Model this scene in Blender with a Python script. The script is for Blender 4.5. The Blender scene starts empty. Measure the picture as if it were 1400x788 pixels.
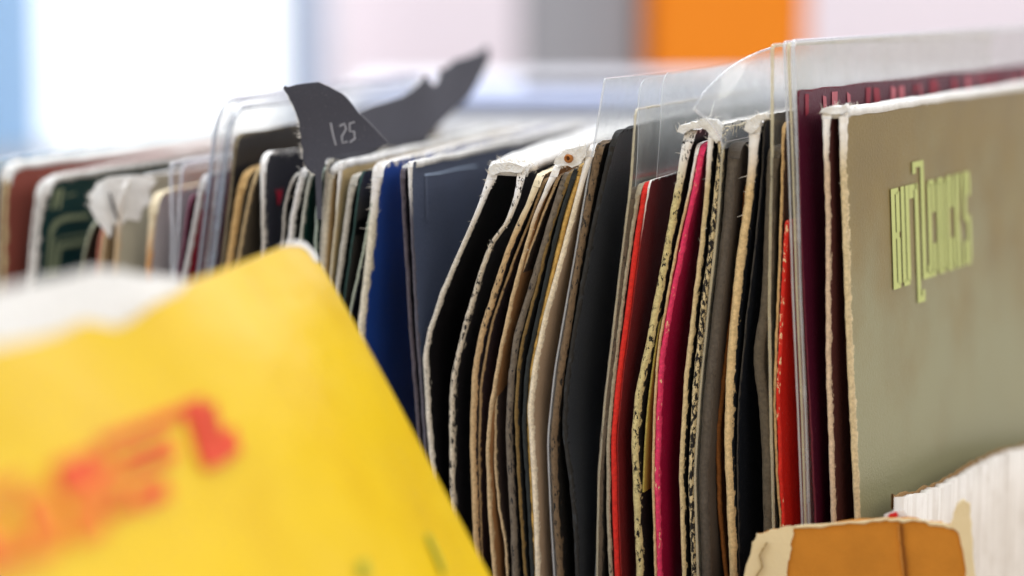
import bpy, math, random
import numpy as np
from mathutils import Vector, Matrix
random.seed(7); RNG = np.random.default_rng(7)
scene = bpy.context.scene
COL = scene.collection

# ------------------------------------------------------------------ camera
YAW, PITCH, DIST = math.radians(29.0), math.radians(7.5), 0.66
FPX = 3293.0                                    # focal length in photo pixels (1400 wide)
FWD = Vector((-math.sin(YAW)*math.cos(PITCH), math.cos(YAW)*math.cos(PITCH), -math.sin(PITCH)))
RIGHT = FWD.cross(Vector((0, 0, 1))).normalized()
UP = RIGHT.cross(FWD).normalized()
FOCUS = Vector((0, 0, 0.13))
CAM = FOCUS - FWD*DIST
cam_d = bpy.data.cameras.new('camera'); cam = bpy.data.objects.new('camera', cam_d); COL.objects.link(cam)
cam.matrix_world = Matrix((( RIGHT.x, UP.x, -FWD.x, CAM.x), (RIGHT.y, UP.y, -FWD.y, CAM.y), (RIGHT.z, UP.z, -FWD.z, CAM.z), (0, 0, 0, 1)))
cam_d.sensor_width = 36.0; cam_d.lens = 36.0*FPX/1400.0
cam_d.clip_start = 0.01; cam_d.clip_end = 50
cam_d.dof.use_dof = True; cam_d.dof.focus_distance = 0.655; cam_d.dof.aperture_fstop = cam_d.lens/21.0
cam_d.dof.aperture_blades = 0
scene.camera = cam

# ------------------------------------------------------------------ light
w = bpy.data.worlds.new('World'); scene.world = w; w.use_nodes = True
w.node_tree.nodes['Background'].inputs[0].default_value = (0.92, 0.95, 1.0, 1)
w.node_tree.nodes['Background'].inputs[1].default_value = 0.44
def area(name, loc, target, size, power, color):
    d = bpy.data.lights.new(name, 'AREA'); d.shape = 'RECTANGLE'; d.size, d.size_y = size; d.energy = power; d.color = color
    o = bpy.data.objects.new(name, d); COL.objects.link(o); o.location = loc
    o.rotation_euler = (Vector(target)-Vector(loc)).to_track_quat('-Z', 'Y').to_euler(); return o
area('ceiling_light', (-0.25, 0.45, 1.5), (0, 0.05, 0.12), (1.3, 1.0), 27, (0.92, 0.96, 1.0))
area('front_light', (-0.9, -1.5, 1.5), (0, 0, 0.12), (1.2, 0.9), 20, (0.90, 0.95, 1.0))
area('side_light', (1.5, 1.15, 0.75), (0.1, 0.08, 0.1), (0.6, 0.9), 13, (1.0, 0.95, 0.88))
area('wall_fill_light', (0.2, 1.7, 1.9), (-1.3, 2.9, 0.4), (1.2, 0.6), 32, (0.96, 0.97, 1.0))  # added fill lamp that brightens the wall behind
area('shop_light', (1.25, -1.1, 0.95), (0, 0, 0.1), (0.7, 0.7), 7.5, (1.0, 0.87, 0.70))
scene.view_settings.view_transform = 'Standard'; scene.view_settings.look = 'None'
scene.view_settings.exposure = 0.0; scene.view_settings.gamma = 1.0
scene.cycles.use_denoising = True; scene.cycles.transparent_max_bounces = 24; scene.cycles.max_bounces = 10

# ------------------------------------------------------------------ helpers
def ray(px, py): return (FWD*FPX + RIGHT*(px-700.0) - UP*(py-394.0))/FPX
def at(px, py, depth): return CAM + ray(px, py)*depth
def on_y(px, py, y):
    r = ray(px, py); return CAM + r*((y-CAM.y)/r.y)
SKEW = .3                                       # the right half of the row stands a little askew in the box
def on_row(px, py, y):
    p = on_y(px, py, y)
    if p.x <= 0: return p
    n = Vector((-SKEW, 1, 0)); r = ray(px, py); return CAM + r*((Vector((0, y, 0))-CAM).dot(n)/r.dot(n))
def on_plane(px, py, p, n):
    r = ray(px, py); return CAM + r*((p-CAM).dot(n)/r.dot(n))
CAMn, FWDn, RIGHTn, UPn = (np.array(v) for v in (CAM, FWD, RIGHT, UP))
def project(P):
    q = P-CAMn; d = q@FWDn
    return np.stack([700+FPX*(q@RIGHTn)/d, 394-FPX*(q@UPn)/d], -1)
def vp_dir(vx):                                  # horizontal direction whose vanishing point sits at column vx
    a = math.atan((vx-700)*math.cos(PITCH)/FPX)-YAW
    return np.array([math.sin(a), math.cos(a), 0.0])
def lin(c): return tuple(((v/255)/12.92 if v/255 <= .04045 else ((v/255+.055)/1.055)**2.4) for v in c)+(1,)
def snoise(x, scale, seed):                      # smooth 1-D noise in -1..1
    r = np.random.default_rng(seed).uniform(-1, 1, 4096); t = np.asarray(x)*scale+500.0
    i = np.floor(t).astype(int); f = t-i; f = f*f*(3-2*f)
    return r[i % 4096]*(1-f)+r[(i+1) % 4096]*f
def tag(o, label=None, cat=None, group=None, kind=None):
    for k, v in (('label', label), ('category', cat), ('group', group), ('kind', kind)):
        if v: o[k] = v
    return o
def empty(name, loc, label, cat, group=None):
    o = bpy.data.objects.new(name, None); COL.objects.link(o); o.location = loc; o.empty_display_size = .01
    return tag(o, label, cat, group)
def link(name, me, mats, parent=None):
    o = bpy.data.objects.new(name, me); COL.objects.link(o)
    for m in (mats if isinstance(mats, (list, tuple)) else [mats]): me.materials.append(m)
    if parent is not None:
        o.parent = parent; o.matrix_parent_inverse = Matrix.Translation(-Vector(parent.location))
    return o

# ------------------------------------------------------------------ materials
class NT:
    def __init__(self, name):
        self.m = bpy.data.materials.new(name); self.m.use_nodes = True; self.t = self.m.node_tree
        self.b = self.t.nodes['Principled BSDF']; self.out = self.t.nodes['Material Output']
    def n(self, typ, **kw):
        x = self.t.nodes.new('ShaderNode'+typ)
        for k, v in kw.items():
            if k in x.inputs: self.put(x.inputs[k], v)
            else: setattr(x, k, v)
        return x
    def put(self, sock, v):
        if isinstance(v, bpy.types.NodeSocket): self.t.links.new(v, sock)
        else: sock.default_value = v
    def math(self, op, a, b=0.0, clamp=False):
        x = self.t.nodes.new('ShaderNodeMath'); x.operation = op; x.use_clamp = clamp
        self.put(x.inputs[0], a); self.put(x.inputs[1], b); return x.outputs[0]
    def step(self, v, lo, hi):
        x = self.t.nodes.new('ShaderNodeMapRange'); x.interpolation_type = 'SMOOTHSTEP'
        self.put(x.inputs['Value'], v); self.put(x.inputs['From Min'], lo); self.put(x.inputs['From Max'], hi); return x.outputs[0]
    def mix(self, f, a, b, mode='MIX'):
        x = self.t.nodes.new('ShaderNodeMix'); x.data_type = 'RGBA'; x.blend_type = mode
        self.put(x.inputs[0], f); self.put(x.inputs[6], a); self.put(x.inputs[7], b); return x.outputs[2]
    def noise(self, vec, scale, detail=3.0, rough=.55):
        return self.n('TexNoise', Vector=vec, Scale=scale, Detail=detail, Roughness=rough).outputs[0]
def card(name, face, edge=(225, 205, 170), wear=.8, fleck=.15, rough=.55, dirt=.25, inner=None, scuff=.0, top=None, sheen_face=None, chip=None):
    """printed card: ink on the faces, raw board on the cut edges, ink chipped off near them"""
    t = NT(name); geo = t.n('TexCoord'); ob = geo.outputs['Object']
    uv = t.n('UVMap').outputs[0]; s = t.n('SeparateXYZ', Vector=uv)
    du, dv = s.outputs[0], s.outputs[1]                         # mm from the near edge / from the top edge
    rim = t.n('Attribute', attribute_name='rim').outputs['Fac']
    n1 = t.noise(ob, 420, 4, .65); n2 = t.noise(ob, 2200, 3); n3 = t.noise(ob, 45, 4); n4 = t.noise(ob, 1100, 2)
    facec = t.mix(t.math('MULTIPLY', t.step(n3, .35, .75), dirt), lin(face), tuple(v*.55+.012 for v in lin(face)[:3])+(1,))
    facec = t.mix(t.math('MULTIPLY', t.step(n2, .45, .8), .22), facec, tuple(min(1, v*1.5+.03) for v in lin(face)[:3])+(1,))
    dust = t.step(t.noise(ob, 1700, 2, .4), .69, .74)
    facec = t.mix(t.math('MULTIPLY', dust, .38), facec, tuple(v*.5+.20 for v in lin(face)[:3])+(1,))
    if sheen_face is not None:
        sheen_mask = t.step(t.math('ADD', t.math('MULTIPLY', dv, .009), t.math('MULTIPLY', t.noise(ob, 28, 3), 1.1)), .6, 1.4)  # sheen painted into the face colour, growing towards the bottom
        facec = t.mix(t.math('MULTIPLY', sheen_mask, .85), facec, lin(sheen_face))
    if inner is not None:
        back = t.n('Attribute', attribute_name='inner').outputs['Fac']
        facec = t.mix(back, facec, lin(inner))
    reach = t.math('MULTIPLY', t.step(n1, .38, .78), wear*2.4)
    dmin = t.math('MINIMUM', du, t.math('MULTIPLY', dv, .8))
    worn = t.step(t.math('SUBTRACT', reach, dmin), 0.0, .25)
    if scuff > 0:
        worn = t.math('MAXIMUM', worn, t.math('MULTIPLY', t.step(t.noise(ob, 130, 6, .75), .72-scuff*.1, .76), .5))
    ed = t.mix(t.step(n4, .3, .7), lin(edge), tuple(v*.72 for v in lin(edge)[:3])+(1,))
    if top is not None:
        ed = t.mix(t.step(dv, 16.0, 1.0), ed, lin(top))
    mp = t.n('Mapping', Vector=ob); mp.inputs['Scale'].default_value = (1, 1, .45)
    n5 = t.noise(mp.outputs[0], 1000, 6, .68)
    chips = t.math('MULTIPLY', t.step(n5, .63-fleck*.16, .65-fleck*.16), t.step(t.noise(ob, 170, 3), .58-fleck*.4, .70-fleck*.4))
    chips = t.math('MULTIPLY', chips, min(1, fleck*8))
    edc = t.mix(chips, ed, lin(chip) if chip else tuple(v*.8+.004 for v in lin(face)[:3])+(1,))
    col = t.mix(t.math('MAXIMUM', worn, 0), facec, ed)
    col = t.mix(rim, col, edc)
    t.put(t.b.inputs['Base Color'], col)
    t.put(t.b.inputs['Roughness'], t.math('MAXIMUM', rough, t.math('MULTIPLY', t.math('MAXIMUM', worn, rim), .9)))
    t.b.inputs['Specular IOR Level'].default_value = .35
    h = t.math('ADD', t.math('MULTIPLY', n2, .5), t.math('ADD', n4, t.math('MULTIPLY', rim, t.math('MULTIPLY', n1, .8))))
    b = t.n('Bump', Height=h); b.inputs['Strength'].default_value = .35; b.inputs['Distance'].default_value = .0004
    t.put(t.b.inputs['Normal'], b.outputs[0])
    return t.m
def plain(name, c, rough=.6, var=.15, scale=60, spec=.3, bump=0.0, bscale=900):
    t = NT(name); ob = t.n('TexCoord').outputs['Object']
    t.put(t.b.inputs['Base Color'], t.mix(t.math('MULTIPLY', t.step(t.noise(ob, scale, 4), .3, .7), var), lin(c), tuple(v*.5 for v in lin(c)[:3])+(1,)))
    t.b.inputs['Roughness'].default_value = rough; t.b.inputs['Specular IOR Level'].default_value = spec
    if bump:
        b = t.n('Bump', Height=t.noise(ob, bscale, 3)); b.inputs['Strength'].default_value = bump; b.inputs['Distance'].default_value = .0006
        t.put(t.b.inputs['Normal'], b.outputs[0])
    return t.m
def plastic(name, haze=.10, tint=(235, 240, 245), rough=.12, gloss=1.0):
    """thin clear film: mostly see-through, a mirror-like sheen at grazing angles, a little milky scatter and scratches"""
    t = NT(name); ob = t.n('TexCoord').outputs['Object']
    rim = t.n('Attribute', attribute_name='rim').outputs['Fac']
    tr = t.n('BsdfTransparent', Color=(.99, .99, .985, 1))
    df = t.n('BsdfDiffuse', Color=lin(tint)); tl = t.n('BsdfTranslucent', Color=lin(tint))
    a = t.n('MixShader'); a.inputs[0].default_value = .5; t.t.links.new(df.outputs[0], a.inputs[1]); t.t.links.new(tl.outputs[0], a.inputs[2])
    scr = t.noise(ob, 70, 5, .7)
    f = t.math('ADD', t.math('MULTIPLY', t.step(scr, .35, .8), haze*1.1), haze*.5)
    f = t.math('MAXIMUM', f, t.math('MULTIPLY', rim, .6))
    m1 = t.n('MixShader'); t.put(m1.inputs[0], f); t.t.links.new(tr.outputs[0], m1.inputs[1]); t.t.links.new(a.outputs[0], m1.inputs[2])
    gl = t.n('BsdfGlossy', Color=(1, 1, 1, 1), Roughness=rough)
    fr = t.math('ADD', t.math('MULTIPLY', t.math('POWER', t.n('LayerWeight').outputs['Facing'], 3.0), .22), .015)
    bm = t.n('Bump', Height=t.noise(ob, 120, 3)); bm.inputs['Strength'].default_value = .12; bm.inputs['Distance'].default_value = .001
    t.put(gl.inputs['Normal'], bm.outputs[0])
    m2 = t.n('MixShader'); t.put(m2.inputs[0], t.math('MULTIPLY', fr, gloss, True))
    t.t.links.new(m1.outputs[0], m2.inputs[1]); t.t.links.new(gl.outputs[0], m2.inputs[2])
    t.t.links.new(m2.outputs[0], t.out.inputs[0]); t.t.nodes.remove(t.b)
    return t.m
M_TORN = plain('torn_white_paper', (242, 240, 237), .95, .25, 420, .1, 1.0, 1500)
M_FIBRE = plain('paper_fibre', (238, 232, 222), .9, .1)
M_FILM = plastic('clear_film', .22)
M_FILM_OLD = plastic('clear_film_yellowed', .08, (232, 226, 205), .2)
M_FILM_THICK = plastic('clear_film_stiff', .05, (228, 232, 240), .08, 1.2)

# ------------------------------------------------------------------ a bent sheet of card standing in the row
UCOLS = np.array([0, .0005, .0011, .002, .0032, .005, .0075, .011, .015, .02, .026, .033, .041, .05, .06, .072, .086, .10, .118, .136, .156, .176])
def profile(pts, y, smooth, zbot):
    W = np.array([on_row(px, py, y)[:] for px, py in pts])
    z, x = W[:, 2], W[:, 0]
    o = np.argsort(z); z, x = z[o], x[o]
    k = (x[0]-x[min(1, len(x)-1)])/max(1e-4, z[min(1, len(z)-1)]-z[0]) if len(x) > 1 else 0
    k = max(-.12, min(.12, k))
    zz = np.concatenate([[zbot-.02, zbot, z[0]*.5+zbot*.5], z]); xx = np.concatenate([[x[0]+k*(z[0]-zbot)*.3]*2, [x[0]+k*(z[0]-zbot)*.25], x])
    g = np.linspace(zbot-.02, z[-1]+.01, 700); f = np.interp(g, zz, xx)
    e = (x[-1]-x[-2])/(z[-1]-z[-2]); f = np.where(g > z[-1], x[-1]+e*(g-z[-1]), f)
    if smooth > 0:
        s = smooth/(g[1]-g[0]); r = int(3*s)+1; kk = np.exp(-.5*(np.arange(-r, r+1)/s)**2); kk /= kk.sum()
        f = np.convolve(np.pad(f, r, mode='edge'), kk, 'valid')
    return g, f, z[-1]
def sheet(name, pts, wpx, mat, parent=None, y=0.0, vp=None, pitch=0.0, corner=.003, jag=.00022, smooth=.0022, rows=120, depth=.176,
          flare=.4, seed=None, zbot=.001, L=.05, fibres=0, fl=.0022, nofibre_below=None, topjag=None, wob=.05, bow=.0, notch=None):
    seed = seed if seed is not None else int(abs(pts[0][0])*7+abs(pts[-1][0])*3)
    if vp is None: vp = float(np.interp(pts[0][0], [0, 560, 760, 1160], [1700, 1720, 1900, 2480]))
    d = vp_dir(vp); nrm = np.array([d[1], -d[0], 0.0])
    g, f, ztop = profile(pts, y, smooth, zbot)
    A = np.polyfit(g[(g >= zbot) & (g <= ztop)], f[(g >= zbot) & (g <= ztop)], 1); base = np.polyval(A, g)
    th = wpx*.82/4990/.9
    u = UCOLS*(depth/.176); nu = len(u)
    tt = 1-np.concatenate([np.linspace(0, .03, 9)[:-1], np.linspace(.03, 1, rows-8)]); nr = len(tt)   # top row first
    U, T = np.meshgrid(u, tt)
    zt = ztop+pitch*U
    zt = zt-np.where(U < corner, corner-np.sqrt(np.maximum(0, corner**2-(corner-U)**2)), 0)
    tj = jag if topjag is None else topjag
    zt = zt+tj*(snoise(U, 700, seed+5)+.6*snoise(U, 260, seed+6))
    if notch: zt = zt-notch(U)
    Z = zbot+(zt-zbot)*T
    def X(Z): return np.interp(Z, g, f)
    def XB(Z): return np.interp(Z, g, base)
    fade = np.exp(-U/.0035)
    J = jag*(snoise(Z, 900, seed)+.7*snoise(Z, 320, seed+1)+.5*snoise(Z, 2100, seed+2))*fade
    def surf(U, Z, J=0.0):
        k = 1-np.exp(-U/L)
        px = X(Z)+(XB(Z)-X(Z))*k+d[0]*(U+J)+nrm[0]*bow*np.sin(np.pi*np.minimum(1, U/depth))
        py = y+SKEW*np.maximum(0, X(Z)+(XB(Z)-X(Z))*k)+d[1]*(U+J)+nrm[1]*bow*np.sin(np.pi*np.minimum(1, U/depth))
        return np.stack([px, py, Z+0*px], -1)
    Lf = surf(U, Z, J)
    thick = th*(1+np.exp(-U/.003)*(wob*snoise(Z, 150, seed+3)+wob*.7*snoise(Z, 520, seed+4)))*(1+flare*np.exp(-(zt-Z)/.004))
    thick = np.maximum(thick, th*.35)
    R = Lf+thick[..., None]*nrm
    R[:, 0] += d*(jag*.8*snoise(Z[:, 0], 800, seed+9))[:, None]
    R[0, :, 2] += tj*.8*snoise(u, 900, seed+10)
    N = nr*nu; KE = 3
    ex = []
    for k in range(1, KE+1):
        q = k/(KE+1); ex.append(Lf[:, 0]*(1-q)+R[:, 0]*q-d*(np.minimum(thick[:, 0], .0018)*.42*math.sin(math.pi*q)+jag*.35*snoise(Z[:, 0], 1300, seed+20+k))[:, None])
    V = np.concatenate([Lf.reshape(-1, 3), R.reshape(-1, 3)]+ex)
    i, j = np.meshgrid(np.arange(nr-1), np.arange(nu-1), indexing='ij'); a = (i*nu+j).ravel()
    FR = np.stack([a+N, a+N+nu, a+N+nu+1, a+N+1], 1)                      # right face, towards the camera
    FL = np.stack([a, a+1, a+nu+1, a+nu], 1)
    def strip(idx): return np.stack([idx[:-1], idx[1:], idx[1:]+N, idx[:-1]+N], 1)
    near = np.arange(nr)*nu; far = near+nu-1; top = np.arange(nu); bot = top+(nr-1)*nu
    ch = [near]+[2*N+k*nr+np.arange(nr) for k in range(KE)]+[near+N]
    NS = np.concatenate([np.stack([p_[:-1], p_[1:], q_[1:], q_[:-1]], 1) for p_, q_ in zip(ch[:-1], ch[1:])])
    capt = np.array([[c_[0] for c_ in ch]])
    S = np.concatenate([NS, strip(top[::-1]), strip(far[::-1]), strip(bot)])
    F = np.concatenate([FR, FL, S]).astype(np.int32)
    me = bpy.data.meshes.new(name); me.vertices.add(len(V)); me.vertices.foreach_set('co', V.ravel())
    me.loops.add(F.size); me.loops.foreach_set('vertex_index', F.ravel()); me.polygons.add(len(F))
    me.polygons.foreach_set('loop_start', np.arange(0, F.size, 4)); me.polygons.foreach_set('loop_total', np.full(len(F), 4))
    me.update(calc_edges=True); me.validate()
    rimv = np.zeros(len(V), bool)
    for q in (far, top, bot): rimv[q] = True; rimv[q+N] = True
    ev = np.zeros(len(me.edges)*2, np.int32); me.edges.foreach_get('vertices', ev); ev = ev.reshape(-1, 2)
    me.attributes.new('sharp_edge', 'BOOLEAN', 'EDGE').data.foreach_set('value', rimv[ev[:, 0]] & rimv[ev[:, 1]])
    pk = np.concatenate([np.zeros(len(FR)), np.zeros(len(FL)), np.ones(len(S))]).astype(np.float32)
    me.attributes.new('rim', 'FLOAT', 'FACE').data.foreach_set('value', pk)
    inn = np.concatenate([np.zeros(len(FR)), np.ones(len(FL)), np.zeros(len(S))]).astype(np.float32)
    me.attributes.new('inner', 'FLOAT', 'FACE').data.foreach_set('value', inn)
    UV = np.stack([U*1000, (zt-Z)*1000], -1).reshape(-1, 2); UV = np.concatenate([UV, UV]+[np.stack([0*U[:, 0], (zt-Z)[:, 0]*1000], -1)]*KE)
    me.uv_layers.new(name='UVMap').data.foreach_set('uv', UV[F.ravel()].ravel().astype(np.float32))
    me.polygons.foreach_set('use_smooth', np.ones(len(F), bool))
    o = link(name, me, mat, parent)
    def right(uu, zz): return surf(np.asarray(uu, float), np.asarray(zz, float))+(th*1.04+.00012)*nrm
    uu, zz = np.meshgrid(np.linspace(0, depth, 260), np.linspace(zbot, ztop+max(0, pitch)*depth, 320))
    Q = project(right(uu, zz).reshape(-1, 3))
    def inv(px, py):
        k = np.argmin((Q[:, 0]-px)**2+(Q[:, 1]-py)**2); return float(uu.ravel()[k]), float(zz.ravel()[k])
    o_info = dict(obj=o, surf=right, inv=inv, ztop=ztop, d=d, nrm=nrm, th=th, edge=Lf[:, 0], topedge=Lf[0], edgeR=R[:, 0], topR=R[0])
    if fibres:
        add_fibres(o_info, parent if parent is not None else o, fibres, fl, seed)
    return o_info
def hairs(name, roots, dirs, lens, parent, mat=None, width=.00009):
    V, F = [], []
    rr = random.Random(len(roots)+int(roots[0][0]*1e5))
    for r, dd, ln in zip(roots, dirs, lens):
        r = np.array(r); dd = np.array(dd)/np.linalg.norm(dd); cu = np.array([rr.gauss(0, 1) for _ in range(3)])*.5
        side = np.cross(dd, FWDn+np.array([.01, .02, .03])); side /= np.linalg.norm(side); b = len(V); n = 4
        for k in range(n+1):
            t = k/n; p = r+dd*ln*t+cu*ln*t*t*.7; wd = width*(1-.75*t)
            V += [p-side*wd, p+side*wd]
        for k in range(n): F.append((b+2*k, b+2*k+1, b+2*k+3, b+2*k+2))
    me = bpy.data.meshes.new(name); me.from_pydata([tuple(v) for v in V], [], F)
    o = link(name, me, mat or M_FIBRE, parent); o['kind'] = 'stuff'; return o
def add_fibres(I, parent, n, fl, seed):
    rr = random.Random(seed); roots, dirs, lens = [], [], []
    E, ER, TE, TR = I['edge'], I['edgeR'], I['topedge'], I['topR']
    for _ in range(n):
        if rr.random() < .55:
            k = int(min(len(E)-1, abs(rr.gauss(0, .16))*len(E))); s = rr.random(); p = E[k]*(1-s)+ER[k]*s
            dv = -I['d']*rr.uniform(.2, 1)-I['nrm']*rr.uniform(-.4, 1.3)+np.array([0, 0, rr.uniform(-.6, .6)])
        else:
            k = rr.randrange(0, len(TE)-6); s = rr.random(); q = rr.random()
            p = (TE[k]*(1-s)+TR[k]*s)*(1-q)+(TE[k+1]*(1-s)+TR[k+1]*s)*q
            dv = np.array([0, 0, rr.uniform(.3, 1)])-I['d']*rr.uniform(-.5, .8)-I['nrm']*rr.uniform(-.8, .8)
        roots.append(p-dv/np.linalg.norm(dv)*.0004); dirs.append(dv); lens.append(fl*rr.uniform(.2, .8)*(1.0 if k < 30 else .5))
    hairs('torn_fibres', roots, dirs, lens, parent)
def solid(name, outline, thick, mat, parent=None, curl=None, sub=.003, rimattr=True):
    """flat outline (list of 3-D points in one plane) made into a slab with a rim; curl bends it"""
    import bmesh
    P = [Vector(p) for p in outline]; c = sum(P, Vector())/len(P)
    n = Vector()
    for i in range(len(P)): n += (P[i]-c).cross(P[(i+1) % len(P)]-c)
    n.normalize()
    if n.dot(FWD) > 0: n = -n
    from mathutils.geometry import delaunay_2d_cdt
    ax = (P[1]-P[0]); ax = (ax-n*ax.dot(n)).normalized(); ay = n.cross(ax)
    # boundary resampled, interior filled with a jittered grid
    B = []
    for i in range(len(P)):
        q0, q1 = P[i], P[(i+1) % len(P)]; k = max(1, int((q1-q0).length/(sub*1.3)))
        for j in range(k): B.append(q0.lerp(q1, j/k))
    B2 = [Vector(((p-c).dot(ax), (p-c).dot(ay))) for p in B]; bo = [(p-c).dot(n) for p in B]
    xs = [p.x for p in B2]; ys = [p.y for p in B2]; pts = list(B2)
    BA = np.array([p[:] for p in B2]); BN = np.roll(BA, -1, 0)
    gx, gy = np.meshgrid(np.arange(min(xs), max(xs), sub), np.arange(min(ys), max(ys), sub)); gx = gx.ravel()+RNG.uniform(-.2, .2, gx.size)*sub; gy = gy.ravel()+RNG.uniform(-.2, .2, gy.size)*sub
    ins = np.zeros(gx.size, bool); md = np.full(gx.size, 1e9)
    for (x1, y1), (x2, y2) in zip(BA, BN):
        cr = ((y1 > gy) != (y2 > gy)) & (gx < (x2-x1)*(gy-y1)/((y2-y1) or 1e-12)+x1); ins ^= cr; md = np.minimum(md, (gx-x1)**2+(gy-y1)**2)
    for k in np.nonzero(ins & (md > (sub*.55)**2))[0]: pts.append(Vector((float(gx[k]), float(gy[k]))))
    nb = len(B2)
    rv_, re_, rf_, ov, oe, of = delaunay_2d_cdt(pts, [(i, (i+1) % nb) for i in range(nb)], [list(range(nb))], 1, 1e-7)
    off = np.array(bo)
    V0 = []
    for p in rv_:
        dz = float(off[np.argmin((BA[:, 0]-p.x)**2+(BA[:, 1]-p.y)**2)]) if np.ptp(off) > 1e-6 else float(off[0])
        V0.append(c+ax*p.x+ay*p.y+n*dz)
    nv = len(V0); T0 = [list(q) for q in rf_ if len(q) == 3]
    ar = sum(((V0[q[1]]-V0[q[0]]).cross(V0[q[2]]-V0[q[0]])).dot(n) for q in T0)
    if ar < 0: T0 = [q[::-1] for q in T0]
    cnt = {}
    for q in T0:
        for k in range(3): cnt[(q[k], q[(k+1) % 3])] = 1
    bnd = [e for e in cnt if (e[1], e[0]) not in cnt]
    V = V0+[v-n*thick for v in V0]
    if curl: V = [curl(v.copy()) for v in V]
    F = T0+[[i+nv for i in q[::-1]] for q in T0]+[[b, a, a+nv, b+nv] for a, b in bnd]
    me = bpy.data.meshes.new(name); me.from_pydata([tuple(v) for v in V], [], F)
    rimf = np.zeros(len(F), np.float32); rimf[2*len(T0):] = 1
    me.attributes.new('rim', 'FLOAT', 'FACE').data.foreach_set('value', rimf)
    rv = np.zeros(2*nv, bool)
    for a, b in bnd:
        for q in (a, b, a+nv, b+nv): rv[q] = True
    ev = np.zeros(len(me.edges)*2, np.int32); me.edges.foreach_get('vertices', ev); ev = ev.reshape(-1, 2)
    bs = {tuple(sorted(e)) for e in bnd} | {tuple(sorted((a+nv, b+nv))) for a, b in bnd}
    me.attributes.new('sharp_edge', 'BOOLEAN', 'EDGE').data.foreach_set('value', np.array([tuple(sorted(x)) in bs for x in ev.tolist()]))
    me.polygons.foreach_set('use_smooth', np.ones(len(F), bool))
    uvl = me.uv_layers.new(name='UVMap'); uvl.data.foreach_set('uv', np.full(len(me.loops)*2, 50, np.float32))
    return link(name, me, mat, parent)
def slab_box(name, x0, x1, y0, y1, z0, z1, mat, parent=None, bevel=.003, frame=None):
    import bmesh
    bm = bmesh.new(); bmesh.ops.create_cube(bm, size=1)
    for v in bm.verts: v.co = Vector((x0+(v.co.x+.5)*(x1-x0), y0+(v.co.y+.5)*(y1-y0), z0+(v.co.z+.5)*(z1-z0)))
    if bevel: bmesh.ops.bevel(bm, geom=bm.edges[:], offset=bevel, segments=2, affect='EDGES')
    if frame is not None: bm.transform(frame)
    me = bpy.data.meshes.new(name); bm.to_mesh(me); bm.free(); return link(name, me, mat, parent)
from mathutils import noise as mnoise
def fray(v, a=.0006):
    return v+Vector(mnoise.noise_vector(v*700))*a+Vector(mnoise.noise_vector(v*2100))*a*.6
def fuzz(name, outline, depth, parent, n, ln=.0018):
    rr = random.Random(n); ro, di, le = [], [], []
    for _ in range(n):
        k = rr.randrange(len(outline)); p = outline[k].lerp(outline[(k+1) % len(outline)], rr.random())+Vector((0, rr.uniform(-.0004, depth), rr.uniform(-.0004, .0003)))
        ro.append(p); di.append((rr.uniform(-1, 1), rr.uniform(-1, 0), rr.uniform(-.5, 1))); le.append(rr.uniform(.0003, ln))
    hairs(name, ro, di, le, parent)
def print_poly(name, I, polys, mat, parent, lift=.0002):
    """flat ink on a sheet: polygons given in (depth, height) on the sheet's right face"""
    import bmesh
    bm = bmesh.new()
    for P in polys: bm.faces.new([bm.verts.new((p[0], p[1], 0)) for p in P])
    bmesh.ops.triangulate(bm, faces=bm.faces[:])
    for _ in range(5):
        es = [e for e in bm.edges if e.calc_length() > .0025]
        if not es: break
        bmesh.ops.subdivide_edges(bm, edges=es, cuts=1); bmesh.ops.triangulate(bm, faces=bm.faces[:])
    for v in bm.verts: v.co = Vector(I['surf'](v.co.x, v.co.y)+I['nrm']*lift)
    bmesh.ops.recalc_face_normals(bm, faces=bm.faces[:])
    me = bpy.data.meshes.new(name); bm.to_mesh(me); bm.free(); return link(name, me, mat, parent)
def top_strip(IL, IR, parent, mat=None, rise=.0006, n0=0, n1=99, fibres=0, over=.0003):
    """frayed paper left along the top fold between two panels"""
    TL, TRr = IL['topedge'][n0:n1], IR['topR'][n0:n1]; n = len(TL); m = 6; fine = 8
    t0 = np.linspace(0, n-1, (n-1)*fine+1); N_ = len(t0); V = []
    L_ = np.stack([np.interp(t0, np.arange(n), TL[:, k]) for k in range(3)], -1)-IL['nrm']*over; R_ = np.stack([np.interp(t0, np.arange(n), TRr[:, k]) for k in range(3)], -1)+IL['nrm']*over
    sd = int(abs(TL[0, 0])*1e5) % 1000
    for k in range(m+1):
        f_ = k/m; P = L_*(1-f_)+R_*f_; P[:, 2] += rise*math.sin(math.pi*f_)+.00022*snoise(t0*7.3+k*31.7, 1, sd+k)+.0002
        V.append(P)
    V.append(R_-np.array([0, 0, .0016])+IL['nrm']*.0001); V.append(L_-np.array([0, 0, .0016])-IL['nrm']*.0001)
    Vv = np.concatenate(V); M_ = m+3; F = []
    for k in range(M_):
        k2 = (k+1) % M_
        for q in range(N_-1): F.append((k*N_+q, k*N_+q+1, k2*N_+q+1, k2*N_+q))
    F.append([k*N_ for k in range(M_)]); F.append([k*N_+N_-1 for k in range(M_)][::-1])
    me = bpy.data.meshes.new('frayed_top'); me.from_pydata(Vv.tolist(), [], F)
    for p in me.polygons: p.use_smooth = True
    o = link('frayed_top', me, mat or M_TORN, parent)
    if fibres:
        rr = random.Random(sd); ro, di, le = [], [], []
        for _ in range(fibres):
            q = int(min(N_-1, abs(rr.gauss(0, .4))*N_)); k = rr.randint(0, m); ro.append(V[k][q]); di.append((rr.uniform(-1, .6), rr.uniform(-1, .2), rr.uniform(.1, 1))); le.append(rr.uniform(.0004, .0018))
        hairs('torn_fibres', ro, di, le, parent)
    return o
def px_polys(I, polys): return [[I['inv'](*p) for p in P] for P in polys]

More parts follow.
